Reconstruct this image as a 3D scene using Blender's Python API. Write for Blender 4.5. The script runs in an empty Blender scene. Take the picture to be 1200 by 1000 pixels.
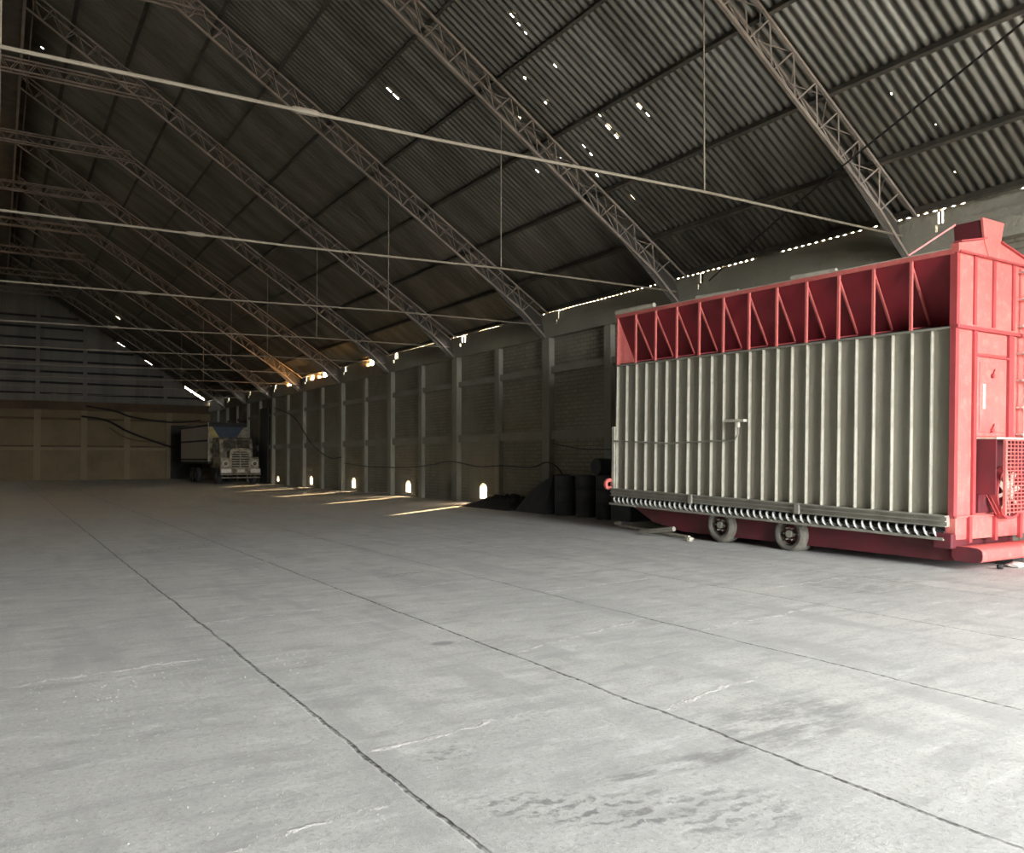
import bpy, math, random
from mathutils import Vector, Matrix
random.seed(7)
PI = math.pi
sc = bpy.context.scene
COL = sc.collection

# ------------------------------------------------------------------ camera
F_PX = 965.0
cam_d = bpy.data.cameras.new('camera'); cam = bpy.data.objects.new('camera', cam_d); COL.objects.link(cam)
cam_d.sensor_width = 36; cam_d.sensor_fit = 'HORIZONTAL'; cam_d.lens = F_PX / 1200 * 36
cam_d.clip_end = 500; cam_d.clip_start = .05
YAW = math.atan2(.531, .847)
PITCH = math.radians(1.0)
cam.location = (0, 0, 1.6)
cam.rotation_euler = (PI / 2 + PITCH, 0, -YAW)
cam_d.shift_y = (38 - F_PX * math.tan(PITCH)) / 1200
sc.camera = cam

# ------------------------------------------------------------------ world, sun, exposure
w = bpy.data.worlds.new('sky'); sc.world = w; w.use_nodes = True
nt = w.node_tree; nt.nodes.clear()
SUN_DIR = Vector((.79, .60, .10)).normalized()
tc = nt.nodes.new('ShaderNodeTexCoord')
dp = nt.nodes.new('ShaderNodeVectorMath'); dp.operation = 'DOT_PRODUCT'; dp.inputs[1].default_value = SUN_DIR
nt.links.new(tc.outputs['Generated'], dp.inputs[0])
cr = nt.nodes.new('ShaderNodeValToRGB')
cr.color_ramp.elements[0].position = .45; cr.color_ramp.elements[0].color = (.955, .985, 1.0, 1)
cr.color_ramp.elements[1].position = 1.0; cr.color_ramp.elements[1].color = (3.2, 2.2, 1.2, 1)
nt.links.new(dp.outputs['Value'], cr.inputs[0])
bg = nt.nodes.new('ShaderNodeBackground'); bg.inputs[1].default_value = 1.0
wo = nt.nodes.new('ShaderNodeOutputWorld')
nt.links.new(cr.outputs[0], bg.inputs[0]); nt.links.new(bg.outputs[0], wo.inputs[0])

sl = bpy.data.lights.new('sun', 'SUN'); sl.energy = 1.5; sl.angle = .012; sl.color = (1.0, .74, .42)
so = bpy.data.objects.new('sun', sl); COL.objects.link(so)
so.rotation_euler = SUN_DIR.to_track_quat('Z', 'Y').to_euler(); so.location = (60, 60, 20)

# the front end of the hall is one wide open doorway behind the camera; its portal guides the sky light
YF = -7.5
DOOR = (4.6, 12.2, 8.0)
pl = bpy.data.lights.new('doorway_portal', 'AREA'); pl.shape = 'RECTANGLE'
pl.size = DOOR[1] - DOOR[0]; pl.size_y = DOOR[2]; pl.cycles.is_portal = True
po = bpy.data.objects.new('doorway_portal', pl); COL.objects.link(po)
po.location = ((DOOR[0] + DOOR[1]) / 2, YF - .3, DOOR[2] / 2); po.rotation_euler = (PI / 2, 0, 0)

sc.view_settings.view_transform = 'Standard'; sc.view_settings.look = 'None'
sc.view_settings.gamma = 1; sc.view_settings.use_curve_mapping = False
sc.view_settings.exposure = 5.42
sc.cycles.max_bounces = 8; sc.cycles.diffuse_bounces = 6
sc.cycles.sample_clamp_indirect = 6

# ------------------------------------------------------------------ material helpers
class NT:
    def __init__(s, m):
        s.t = m.node_tree; s.n = s.t.nodes; s.l = s.t.links
    def new(s, typ, **kw):
        n = s.n.new(typ)
        for k, v in kw.items(): setattr(n, k, v)
        return n
    def put(s, sock, v):
        if isinstance(v, bpy.types.NodeSocket): s.l.new(v, sock)
        elif v is not None: sock.default_value = v
    def math(s, op, a, b=None, c=None, clamp=False):
        n = s.new('ShaderNodeMath', operation=op); n.use_clamp = clamp
        s.put(n.inputs[0], a); s.put(n.inputs[1], b); s.put(n.inputs[2], c)
        return n.outputs[0]
    def noise(s, vec, scale, detail=4, rough=.55):
        n = s.new('ShaderNodeTexNoise'); s.put(n.inputs['Vector'], vec)
        n.inputs['Scale'].default_value = scale; n.inputs['Detail'].default_value = detail; n.inputs['Roughness'].default_value = rough
        return n.outputs[0]
    def mapping(s, vec, scale=(1, 1, 1), rot=(0, 0, 0)):
        n = s.new('ShaderNodeMapping'); s.put(n.inputs[0], vec); n.inputs['Scale'].default_value = scale; n.inputs['Rotation'].default_value = rot
        return n.outputs[0]
    def ramp(s, f, a, b, lo=0., hi=1.):
        n = s.new('ShaderNodeMapRange'); n.interpolation_type = 'SMOOTHSTEP'
        s.put(n.inputs[0], f); n.inputs[1].default_value = a; n.inputs[2].default_value = b
        n.inputs[3].default_value = lo; n.inputs[4].default_value = hi
        return n.outputs[0]
    def mix(s, f, a, b, blend='MIX'):
        n = s.new('ShaderNodeMix', data_type='RGBA'); n.blend_type = blend
        s.put(n.inputs[0], f)
        s.put(n.inputs[6], a if isinstance(a, bpy.types.NodeSocket) else (*a, 1) if len(a) == 3 else a)
        s.put(n.inputs[7], b if isinstance(b, bpy.types.NodeSocket) else (*b, 1) if len(b) == 3 else b)
        return n.outputs[2]
    def bump(s, h, strength=.3, dist=.02):
        n = s.new('ShaderNodeBump'); s.put(n.inputs['Height'], h); n.inputs['Strength'].default_value = strength; n.inputs['Distance'].default_value = dist
        return n.outputs[0]

def base(name):
    m = bpy.data.materials.new(name); m.use_nodes = True
    g = NT(m); b = g.n['Principled BSDF']
    return m, g, b

def mat(name, col, rough=.6, metal=0., col2=None, nscale=3., lo=.4, hi=.65, bump=0., bscale=30., stretch=(1, 1, 1), dust=None):
    m, g, b = base(name)
    b.inputs['Roughness'].default_value = rough; b.inputs['Metallic'].default_value = metal
    pos = g.new('ShaderNodeTexCoord').outputs['Object']
    mp = g.mapping(pos, stretch)
    c = g.mix(0., col, col)
    if col2:
        c = g.mix(g.ramp(g.noise(mp, nscale, 5), lo, hi), col, col2)
    if dust:
        c = g.mix(g.ramp(g.noise(pos, nscale * 4, 6, .7), .45, .75, 0, .6), c, dust)
    g.put(b.inputs['Base Color'], c)
    if bump: g.put(b.inputs['Normal'], g.bump(g.noise(pos, bscale, 5), bump, .02))
    return m

M = {}
M['steel'] = mat('dark purlin steel', (.060, .055, .045), .6, .0, (.10, .085, .065), 2.)
M['truss'] = mat('rusty truss steel', (.21, .175, .145), .6, .0, (.29, .245, .205), 1.2)
M['truss_plate'] = mat('shade-dark truss plate', (.055, .048, .04), .8, 0, (.075, .067, .055), 1.5)  # end plate colour darkened to paint in its backlit shade
M['rod'] = mat('pale tie rod', (.23, .20, .15), .55, .0, (.18, .15, .11), .6)
M['red'] = mat('faded red paint', (.67, .165, .145), .45, 0, (.63, .13, .12), 1.3, dust=(.72, .31, .26))
M['red_shaded'] = mat('shade-darkened red paint', (.15, .022, .03), .55, 0, (.10, .018, .022), 1.5, dust=(.13, .04, .045))  # dryer red with shade put into the colour, mainly for the hull
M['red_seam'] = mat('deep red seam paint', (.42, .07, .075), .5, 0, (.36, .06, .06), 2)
M['red_in'] = mat('shaded hopper red paint', (.26, .022, .034), .55, 0, (.19, .02, .028), .9)  # hopper red, the shade of the recess mixed into its colour
M['galv'] = mat('dusty dryer panel', (.28, .265, .21), .55, .0, (.35, .33, .275), .7, .35, .7, stretch=(1, 1, .25), bump=.12, bscale=1.5, dust=(.27, .245, .19))
M['rib'] = mat('pale dryer rib', (.56, .53, .44), .5, .0, (.46, .43, .35), 4)
M['trough'] = mat('dusty trough metal', (.30, .285, .235), .55, 0, (.22, .205, .17), 3, dust=(.36, .33, .27))
M['flight'] = mat('pale screw metal', (.66, .65, .60), .5, .0, (.55, .54, .5), 6)
M['dark'] = mat('black grime', (.022, .022, .022), .8, 0, (.035, .032, .03), 3)
M['tyre'] = mat('dusty tyre rubber', (.13, .12, .10), .85, 0, (.21, .195, .16), 5, bump=.2)
M['tyre_black'] = mat('black tyre rubber', (.03, .03, .03), .8, 0, (.06, .055, .05), 3)
M['rim'] = mat('rusty rim', (.10, .085, .07), .6, .3, (.17, .14, .11), 8)
M['pale'] = mat('pale dusty pipe', (.60, .56, .46), .6, 0, (.46, .42, .34), 5)
M['white'] = mat('white paint', (.75, .72, .65), .5, 0, (.6, .57, .5), 5)
M['drum'] = mat('dark drum paint', (.035, .038, .042), .6, 0, (.055, .055, .055), 3)
M['cable'] = mat('black cable', (.02, .018, .016), .6)
M['truck'] = mat('dusty truck paint', (.34, .29, .20), .7, 0, (.14, .11, .075), 3., .4, .6)
M['truck_pale'] = mat('pale truck paint', (.40, .35, .25), .6, 0, (.24, .20, .13), 5)
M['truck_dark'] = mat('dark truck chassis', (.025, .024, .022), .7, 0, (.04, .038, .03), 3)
M['stave'] = mat('weathered truck board', (.50, .42, .31), .8, 0, (.38, .31, .23), 4, stretch=(6, 6, .4))
M['blue'] = mat('blue panel paint', (.035, .06, .10), .6, 0, (.05, .07, .09), 3)
M['yellow'] = mat('yellow panel paint', (.50, .38, .12), .6, 0, (.40, .30, .1), 5)
M['glass'] = mat('dusty windscreen', (.05, .045, .035), .35, 0, (.12, .10, .07), 4)
M['earth'] = mat('outdoor yard soil', (.20, .18, .15), .9, 0, (.16, .145, .12), .4)

def mat_roof():
    m, g, b = base('galvanised corrugated roof')
    pos = g.new('ShaderNodeNewGeometry').outputs['Position']
    sheet = g.mapping(pos, (.35, 1.1, .0))
    n1 = g.noise(sheet, 1.0, 3)
    n2 = g.noise(g.mapping(pos, (.6, 9, .6)), 1.0, 4)
    c = g.mix(g.ramp(n1, .3, .7), (.28, .27, .235), (.165, .155, .13))
    c = g.mix(g.ramp(n2, .45, .8, 0, .6), c, (.15, .125, .095))
    g.put(b.inputs['Base Color'], c)
    b.inputs['Metallic'].default_value = .85
    b.inputs['Roughness'].default_value = .40
    return m
M['roof'] = mat_roof()

def mat_concrete(name, c1, c2, brick=None, axis='Y'):
    m, g, b = base(name)
    pos = g.new('ShaderNodeNewGeometry').outputs['Position']
    n1 = g.noise(pos, .55, 6, .65); n2 = g.noise(g.mapping(pos, (3, 3, .5)), 1.2, 5)
    c = g.mix(g.ramp(n1, .35, .68), c1, c2)
    c = g.mix(g.ramp(n2, .55, .8, 0, .55), c, tuple(x * .62 for x in c1))
    h = g.noise(pos, 9, 6)
    if brick:
        sx = g.new('ShaderNodeSeparateXYZ'); g.put(sx.inputs[0], pos)
        cb = g.new('ShaderNodeCombineXYZ'); g.put(cb.inputs[0], sx.outputs[axis]); g.put(cb.inputs[1], sx.outputs['Z'])
        br = g.new('ShaderNodeTexBrick'); g.put(br.inputs['Vector'], cb.outputs[0])
        br.inputs['Scale'].default_value = 1.; br.inputs['Brick Width'].default_value = .31; br.inputs['Row Height'].default_value = .125
        br.inputs['Mortar Size'].default_value = .018; br.inputs['Mortar Smooth'].default_value = .4
        br.inputs['Color1'].default_value = (1, 1, 1, 1); br.inputs['Color2'].default_value = (.82, .80, .76, 1); br.inputs['Mortar'].default_value = (.62, .60, .56, 1)
        fade = g.ramp(g.noise(pos, .35, 3), .35, .6, .15, 1.)
        c2_ = g.mix(1., c, br.outputs[0], 'MULTIPLY')
        c = g.mix(fade, c, c2_)
        h = g.math('ADD', g.math('MULTIPLY', h, .4), g.math('MULTIPLY', g.math('SUBTRACT', 1., br.outputs['Fac']), fade))
    g.put(b.inputs['Base Color'], c); b.inputs['Roughness'].default_value = .85
    g.put(b.inputs['Normal'], g.bump(h, .55, .03))
    return m
M['brick'] = mat_concrete('grey brick infill', (.25, .235, .18), (.32, .30, .235), True)
M['conc'] = mat_concrete('grey concrete column', (.32, .305, .245), (.26, .245, .195))
M['back'] = mat_concrete('tan plaster back wall', (.25, .19, .10), (.20, .15, .082))
M['back_col'] = mat_concrete('tan concrete column', (.30, .24, .14), (.26, .205, .12))
M['back_dark'] = mat_concrete('brown back beam', (.11, .075, .045), (.16, .11, .065))
M['sheet'] = mat('gable sheet metal', (.20, .195, .165), .6, .1, (.15, .14, .12), .4, stretch=(3, 1, .3))

def mat_floor():
    m, g, b = base('dusty concrete floor')
    pos = g.new('ShaderNodeNewGeometry').outputs['Position']
    sx = g.new('ShaderNodeSeparateXYZ'); g.put(sx.inputs[0], pos)
    X, Y = sx.outputs[0], sx.outputs[1]
    n_big = g.noise(pos, .45, 5, .6); n_mid = g.noise(g.mapping(pos, (1.0, 1.6, 1), (0, 0, .6)), 2.2, 6, .65)
    n_fine = g.noise(pos, 34, 6, .75); n_grain = g.noise(pos, 120, 3, .7)
    c = g.mix(g.ramp(n_big, .32, .68), (.54, .535, .51), (.63, .62, .58))
    c = g.mix(g.ramp(n_mid, .5, .70, 0, .75), c, (.44, .432, .41))
    c = g.mix(g.ramp(n_mid, .44, .30, 0, .7), c, (.74, .73, .69))
    c = g.mix(g.ramp(n_fine, .51, .64, 0, .6), c, (.34, .33, .315))
    c = g.mix(g.ramp(n_fine, .43, .32, 0, .6), c, (.84, .83, .80))
    n_pit = g.noise(pos, 11, 6, .8)
    c = g.mix(g.ramp(n_pit, .60, .68, 0, .5), c, (.36, .35, .335))
    c = g.mix(g.ramp(n_pit, .38, .31, 0, .5), c, (.82, .81, .78))
    # long streaks of grain dust swept along the hall
    st = g.noise(g.mapping(pos, (1.6, .28, 1), (0, 0, -.5)), 1.1, 5, .6)
    c = g.mix(g.ramp(st, .50, .66, 0, .6), c, (.43, .425, .41))
    st_b = g.noise(g.mapping(pos, (.8, 3.2, 1), (0, 0, .25)), 1.7, 6, .7)
    c = g.mix(g.ramp(st_b, .50, .66, 0, .55), c, (.40, .395, .385))
    c = g.mix(g.ramp(st_b, .44, .32, 0, .5), c, (.74, .735, .71))
    wob = g.math('MULTIPLY', g.math('SUBTRACT', g.noise(pos, 1.3, 5, .6), .5), .10)
    wob2 = g.math('MULTIPLY', g.math('SUBTRACT', g.noise(pos, 22, 3, .6), .5), .014)
    xw = g.math('ADD', X, g.math('ADD', wob, wob2))
    groove = None
    breakup = g.ramp(g.noise(pos, 1.9, 4), .28, .5, .35, 1.)
    for xi, wd, s_ in ((-.35, .010, .8), (1.70, .011, 1.), (3.58, .012, .95), (5.55, .011, .85), (7.70, .011, .8), (9.95, .011, .7), (12.2, .010, .6)):
        d = g.math('ABSOLUTE', g.math('SUBTRACT', xw, xi))
        l = g.math('MULTIPLY', g.ramp(d, wd * .5, wd * 1.7, 1., 0.), s_)
        groove = l if groove is None else g.math('MAXIMUM', groove, l)
    groove = g.math('MULTIPLY', groove, breakup)
    # pale crumbled cross cracks
    crack = None
    wy = g.math('MULTIPLY', g.math('SUBTRACT', g.noise(pos, 2.5, 5, .7), .5), .34)
    yw = g.math('ADD', Y, wy)
    for x1, x2, y0, sl_ in ((1.7, 2.9, 4.25, .10), (3.6, 5.0, 3.95, .25), (3.6, 5.5, 5.75, .30), (5.6, 7.6, 5.6, .1), (1.7, 3.5, 8.4, .12), (3.6, 5.5, 9.3, .1), (-1.5, 1.6, 6.6, .12), (5.6, 7.7, 8.2, .1), (7.8, 9.9, 6.9, .1), (-3, 1.7, 3.1, .1), (3.6, 9.9, 13.2, .05)):
        d = g.math('ABSOLUTE', g.math('SUBTRACT', yw, g.math('MULTIPLY_ADD', X, sl_, y0 - sl_ * x1)))
        l = g.ramp(d, .006, .026, 1., 0.)
        l = g.math('MULTIPLY', l, g.math('MULTIPLY', g.ramp(X, x1 - .02, x1 + .08), g.ramp(X, x2 - .3, x2, 1., 0.)))
        crack = l if crack is None else g.math('MAXIMUM', crack, l)
    crack = g.math('MULTIPLY', crack, g.ramp(g.noise(pos, 7, 6, .8), .43, .55))
    # tyre scuffs and dark smears
    def blob(cx, cy, rx, ry, a):
        ca, sa = math.cos(a), math.sin(a)
        dx = g.math('SUBTRACT', X, cx); dy = g.math('SUBTRACT', Y, cy)
        u = g.math('MULTIPLY', g.math('ADD', g.math('MULTIPLY', dx, ca), g.math('MULTIPLY', dy, sa)), 1 / rx)
        v = g.math('MULTIPLY', g.math('SUBTRACT', g.math('MULTIPLY', dy, ca), g.math('MULTIPLY', dx, sa)), 1 / ry)
        r2 = g.math('ADD', g.math('MULTIPLY', u, u), g.math('MULTIPLY', v, v))
        return g.ramp(r2, .35, 1.2, 1., 0.)
    tx = g.ramp(g.noise(pos, 16, 4, .6), .45, .60)
    wv = g.new('ShaderNodeTexWave'); wv.wave_type = 'RINGS'
    mp = g.new('ShaderNodeMapping'); g.put(mp.inputs[0], pos); mp.inputs['Location'].default_value = (-2.2, -2.1, 0)
    g.put(wv.inputs['Vector'], mp.outputs[0]); wv.inputs['Scale'].default_value = 3.0; wv.inputs['Distortion'].default_value = 7; wv.inputs['Detail'].default_value = 4; wv.inputs['Detail Scale'].default_value = 2.4
    tread = g.math('MULTIPLY', g.ramp(wv.outputs[1], .40, .85), g.ramp(g.noise(pos, 9, 6, .75), .40, .56))
    st1 = g.math('MULTIPLY', blob(2.30, 3.02, .62, .20, -.72), tread)
    st2 = g.math('MULTIPLY', blob(2.75, 2.75, .5, .3, -.6), g.math('MULTIPLY', tread, .8))
    tz = g.ramp(g.noise(g.mapping(pos, (1, 3, 1)), 3.2, 6, .7), .40, .60)
    st3 = g.math('MULTIPLY', blob(3.2, 3.2, .8, .10, -.05), g.math('MULTIPLY', tz, .8))
    st4 = g.math('MULTIPLY', blob(4.15, 3.4, .75, .40, .2), g.math('MULTIPLY', tz, .7))
    st5 = g.math('MULTIPLY', blob(2.1, 4.0, .2, .12, 0), g.math('MULTIPLY', tx, .7))
    st6 = g.math('MULTIPLY', blob(2.6, 15.6, 1.2, .35, .5), g.math('MULTIPLY', tx, .6))
    st7 = g.math('MULTIPLY', blob(9.4, 6.6, 1.2, .7, .2), g.math('MULTIPLY', tz, .5))
    st8 = g.math('MULTIPLY', blob(3.3, 6.4, .12, .08, 0), .8)
    st9 = g.math('MULTIPLY', blob(4.8, 10.5, .5, .12, .3), g.math('MULTIPLY', tx, .8))
    s = st1
    for q in (st2, st3, st4, st5, st6, st7, st8, st9): s = g.math('MAXIMUM', s, q)
    c = g.mix(g.math('MULTIPLY', s, .8), c, (.22, .212, .205))
    # soot along the foot of the right wall
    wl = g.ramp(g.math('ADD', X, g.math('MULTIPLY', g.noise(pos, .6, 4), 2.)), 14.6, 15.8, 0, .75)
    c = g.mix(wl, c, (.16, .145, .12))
    # patchy grain dust tint that also paints extra brightness into the far floor
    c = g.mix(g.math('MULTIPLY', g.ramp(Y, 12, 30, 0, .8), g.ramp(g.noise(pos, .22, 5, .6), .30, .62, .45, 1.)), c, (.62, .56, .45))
    edge = g.ramp(g.noise(pos, 20, 3), .4, .6, .25, 1.)
    c = g.mix(g.math('MULTIPLY', crack, .85), c, (.88, .83, .80))
    c = g.mix(g.math('MULTIPLY', groove, g.math('MULTIPLY', edge, .92)), c, (.07, .065, .06))
    g.put(b.inputs['Base Color'], c)
    b.inputs['Roughness'].default_value = .68
    b.inputs['Specular IOR Level'].default_value = .35
    h = g.math('ADD', g.math('MULTIPLY', n_fine, .5), g.math('ADD', g.math('MULTIPLY', n_grain, .25), g.math('MULTIPLY', n_mid, 1.4)))
    h = g.math('SUBTRACT', h, g.math('MULTIPLY', groove, 1.2))
    h = g.math('ADD', h, g.math('MULTIPLY', crack, .5))
    g.put(b.inputs['Normal'], g.bump(h, .6, .012))
    return m
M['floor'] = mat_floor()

# ------------------------------------------------------------------ mesh helpers
class MB:
    def __init__(s): s.v = []; s.f = []
    def add(s, vs, fs):
        o = len(s.v); s.v += [tuple(v) for v in vs]; s.f += [tuple(i + o for i in f) for f in fs]; return s
    def box(s, x0, x1, y0, y1, z0, z1):
        return s.hexa([(x0, y0, z0), (x1, y0, z0), (x1, y1, z0), (x0, y1, z0), (x0, y0, z1), (x1, y0, z1), (x1, y1, z1), (x0, y1, z1)])
    def hexa(s, p):
        return s.add(p, [(0, 3, 2, 1), (4, 5, 6, 7), (0, 1, 5, 4), (1, 2, 6, 5), (2, 3, 7, 6), (3, 0, 4, 7)])
    def prism(s, poly, axis, a, b):
        # poly: list of 2D points; axis: extrude axis
        def P(u, v, t): return {'x': (t, u, v), 'y': (u, t, v), 'z': (u, v, t)}[axis]
        n = len(poly)
        vs = [P(u, v, a) for u, v in poly] + [P(u, v, b) for u, v in poly]
        fs = [tuple(range(n))[::-1], tuple(range(n, 2 * n))] + [(i, (i + 1) % n, (i + 1) % n + n, i + n) for i in range(n)]
        return s.add(vs, fs)
    def bar(s, p, q, wd, ht, up=(0, 0, 1)):
        p, q = Vector(p), Vector(q); d = (q - p).normalized(); u = Vector(up)
        sd = d.cross(u)
        if sd.length < 1e-3: sd = d.cross(Vector((1, 0, 0)))
        sd.normalize(); u = sd.cross(d).normalized()
        a, b = sd * wd / 2, u * ht / 2
        return s.hexa([p - a - b, p + a - b, p + a + b, p - a + b, q - a - b, q + a - b, q + a + b, q - a + b])
    def tube(s, pts, r, n=8, caps=True):
        pts = [Vector(p) for p in pts]; rs = r if isinstance(r, (list, tuple)) else [r] * len(pts)
        rings = []; prev = None
        for i, p in enumerate(pts):
            d = (pts[min(i + 1, len(pts) - 1)] - pts[max(i - 1, 0)]).normalized()
            if prev is None:
                a = d.cross(Vector((0, 0, 1)))
                if a.length < 1e-2: a = d.cross(Vector((1, 0, 0)))
            else:
                a = prev - d * prev.dot(d)
            a.normalize(); prev = a; b = d.cross(a)
            rings.append([p + a * math.cos(2 * PI * k / n) * rs[i] + b * math.sin(2 * PI * k / n) * rs[i] for k in range(n)])
        vs = [v for r_ in rings for v in r_]; fs = []
        for i in range(len(pts) - 1):
            for k in range(n):
                fs.append((i * n + k, i * n + (k + 1) % n, (i + 1) * n + (k + 1) % n, (i + 1) * n + k))
        if caps: fs += [tuple(range(n))[::-1], tuple(range((len(pts) - 1) * n, len(pts) * n))]
        return s.add(vs, fs)
    def lathe(s, prof, c, axis='x', n=32, squash=None):
        # prof: (t along axis, radius) closed loop
        vs = []; m = len(prof)
        for k in range(n):
            a = 2 * PI * k / n; ca, sa = math.cos(a), math.sin(a)
            for t, r in prof:
                if axis == 'x': p = [c[0] + t, c[1] + r * ca, c[2] + r * sa]
                elif axis == 'y': p = [c[0] + r * ca, c[1] + t, c[2] + r * sa]
                else: p = [c[0] + r * ca, c[1] + r * sa, c[2] + t]
                if squash is not None and p[2] < squash:
                    bulge = (squash - p[2]) * .6; p[2] = squash
                    p[0] += bulge * (1 if t > 0 else -1)
                vs.append(p)
        fs = [(k * m + i, k * m + (i + 1) % m, ((k + 1) % n) * m + (i + 1) % m, ((k + 1) % n) * m + i) for k in range(n) for i in range(m)]
        return s.add(vs, fs)
    def disc(s, c, r, axis='x', t=.01, n=24):
        poly = [(r * math.cos(2 * PI * k / n), r * math.sin(2 * PI * k / n)) for k in range(n)]
        ix = {'x': (1, 2, 0), 'y': (0, 2, 1), 'z': (0, 1, 2)}[axis]
        return s.prism([(u + c[ix[0]], v + c[ix[1]]) for u, v in poly], axis, c[ix[2]] - t / 2, c[ix[2]] + t / 2)
    def build(s, name, m, parent=None, label=None, smooth=False, bevel=0, origin=None):
        vs = s.v; loc = (0, 0, 0)
        if parent is None or origin == 'auto':
            xs, ys, zs = zip(*vs)
            loc = ((min(xs) + max(xs)) / 2, (min(ys) + max(ys)) / 2, min(zs))
            vs = [(a - loc[0], b - loc[1], c - loc[2]) for a, b, c in vs]
        me = bpy.data.meshes.new(name); me.from_pydata(vs, [], s.f); me.materials.append(m); me.update()
        import bmesh
        bm = bmesh.new(); bm.from_mesh(me); bmesh.ops.recalc_face_normals(bm, faces=bm.faces); bm.to_mesh(me); bm.free()
        if smooth:
            me.polygons.foreach_set('use_smooth', [True] * len(me.polygons))
            try: me.set_sharp_from_angle(angle=math.radians(40))
            except Exception: pass
        o = bpy.data.objects.new(name, me); COL.objects.link(o); o.location = loc
        if parent: o.parent = parent
        if label: o['label'] = label
        if bevel:
            md = o.modifiers.new('bevel', 'BEVEL'); md.width = bevel; md.segments = 2; md.limit_method = 'ANGLE'
        return o

def thing(name, loc, label, cat, group=None, rot=(0, 0, 0)):
    o = bpy.data.objects.new(name, None); COL.objects.link(o); o.location = loc; o.rotation_euler = rot
    o.empty_display_size = .2
    o['label'] = label; o['category'] = cat
    if group: o['group'] = group
    return o
def tag(o, label, cat, group=None, kind=None):
    o['label'] = label; o['category'] = cat
    if group: o['group'] = group
    if kind: o['kind'] = kind
    return o
def struct(o, label=None):
    o['kind'] = 'structure'
    if label: o['label'] = label
    return o
def copy_tree(o, parent=None):
    c = o.copy(); COL.objects.link(c)
    if parent: c.parent = parent
    for ch in list(o.children): copy_tree(ch, c)
    return c

# ------------------------------------------------------------------ dimensions
XW = 15.0; YB = 70.8; Y0 = 9.3; BAY = 6.15
SLOPE = .645
def R(x): return 6.25 + SLOPE * (XW - abs(x))
FRAMES = [Y0 + BAY * k for k in range(-2, 10)]
HOLES = [(25.9, .16, .72), (32.3, .17, .68), (38.65, .17, .68), (45.1, .17, .66), (51.5, .20, .55)]   # drain openings at the foot of the right wall

# ------------------------------------------------------------------ structure
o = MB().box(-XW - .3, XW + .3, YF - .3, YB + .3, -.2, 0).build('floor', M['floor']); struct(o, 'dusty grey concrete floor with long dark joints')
o = MB().box(-120, 160, -120, 160, -.5, -.21).build('ground', M['earth']); struct(o, 'pale concrete yard outside the hall')

def roof():
    P = .177; N = 12
    ys = []; k = 0
    total = int((YB + .2 - (YF - .5)) / P) * N
    verts = []; faces = []
    holes = []
    px = [(600,13,.2),(608,23,.15),(616,33,.12),(651,72,.18),(603,127,.12),(609,136,.1),(640,117,.1),(615,89,.1),(738,108,.2),(750,123,.25),(760,133,.2),(703,133,.2),(713,147,.25),(723,158,.2),(685,170,.2),(693,180,.15),(658,185,.15),(630,198,.2),(742,230,.3),(772,310,.3),(455,102,.3),(463,110,.35),(45,52,.2),(137,372,.8),(700,205,.15),(1122,200,.05),(1048,105,.05),(1100,142,.04)]
    for a, b, L in px:
        u = (a - 600) / F_PX; kx = .531 + .847 * u; kz = (538 - b) / F_PX; ky = .847 - .531 * u
        q = kx / kz; A = 6.25 + SLOPE * XW - 1.6
        x = q * A / (1 + q * SLOPE); d = x / kx
        holes.append((x, ky * d, L * .5))
    hs = {}
    for x, y, L in holes:
        if YF < y < YB: hs.setdefault(int((y - (YF - .5)) / (P / N)), []).append((x - L * .4, x + L * .4))
    XE = XW - .02
    for side in (1, -1):
        for j in range(total + 1):
            y = YF - .5 + j * P / N
            zz = .027 * math.sin(2 * PI * j / N)
            verts.append((0, y, R(0) + zz)); verts.append((side * XE, y, R(XE) + zz))
        o0 = (0 if side == 1 else (total + 1) * 2)
        for j in range(total):
            a = o0 + 2 * j
            if side == 1 and j in hs:
                y1 = YF - .5 + j * P / N; y2 = y1 + P / N
                z1 = .027 * math.sin(2 * PI * j / N); z2 = .027 * math.sin(2 * PI * (j + 1) / N)
                x0 = 0.
                for h0, h1 in sorted(hs[j]) + [(XE, XE)]:
                    if h0 > x0:
                        holes_q.append([(x0, y1, R(x0) + z1), (h0, y1, R(h0) + z1), (h0, y2, R(h0) + z2), (x0, y2, R(x0) + z2)])
                    x0 = h1
            else:
                faces.append((a, a + 1, a + 3, a + 2))
    for q in holes_q:
        n = len(verts); verts.extend(q); faces.append((n, n + 1, n + 2, n + 3))
    me = bpy.data.meshes.new('ceiling'); me.from_pydata(verts, [], faces); me.materials.append(M['roof']); me.update()
    me.polygons.foreach_set('use_smooth', [True] * len(me.polygons))
    ob = bpy.data.objects.new('ceiling', me); COL.objects.link(ob); struct(ob, 'corrugated metal roof sheeting with tiny holes')
holes_q = []
roof()

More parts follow.
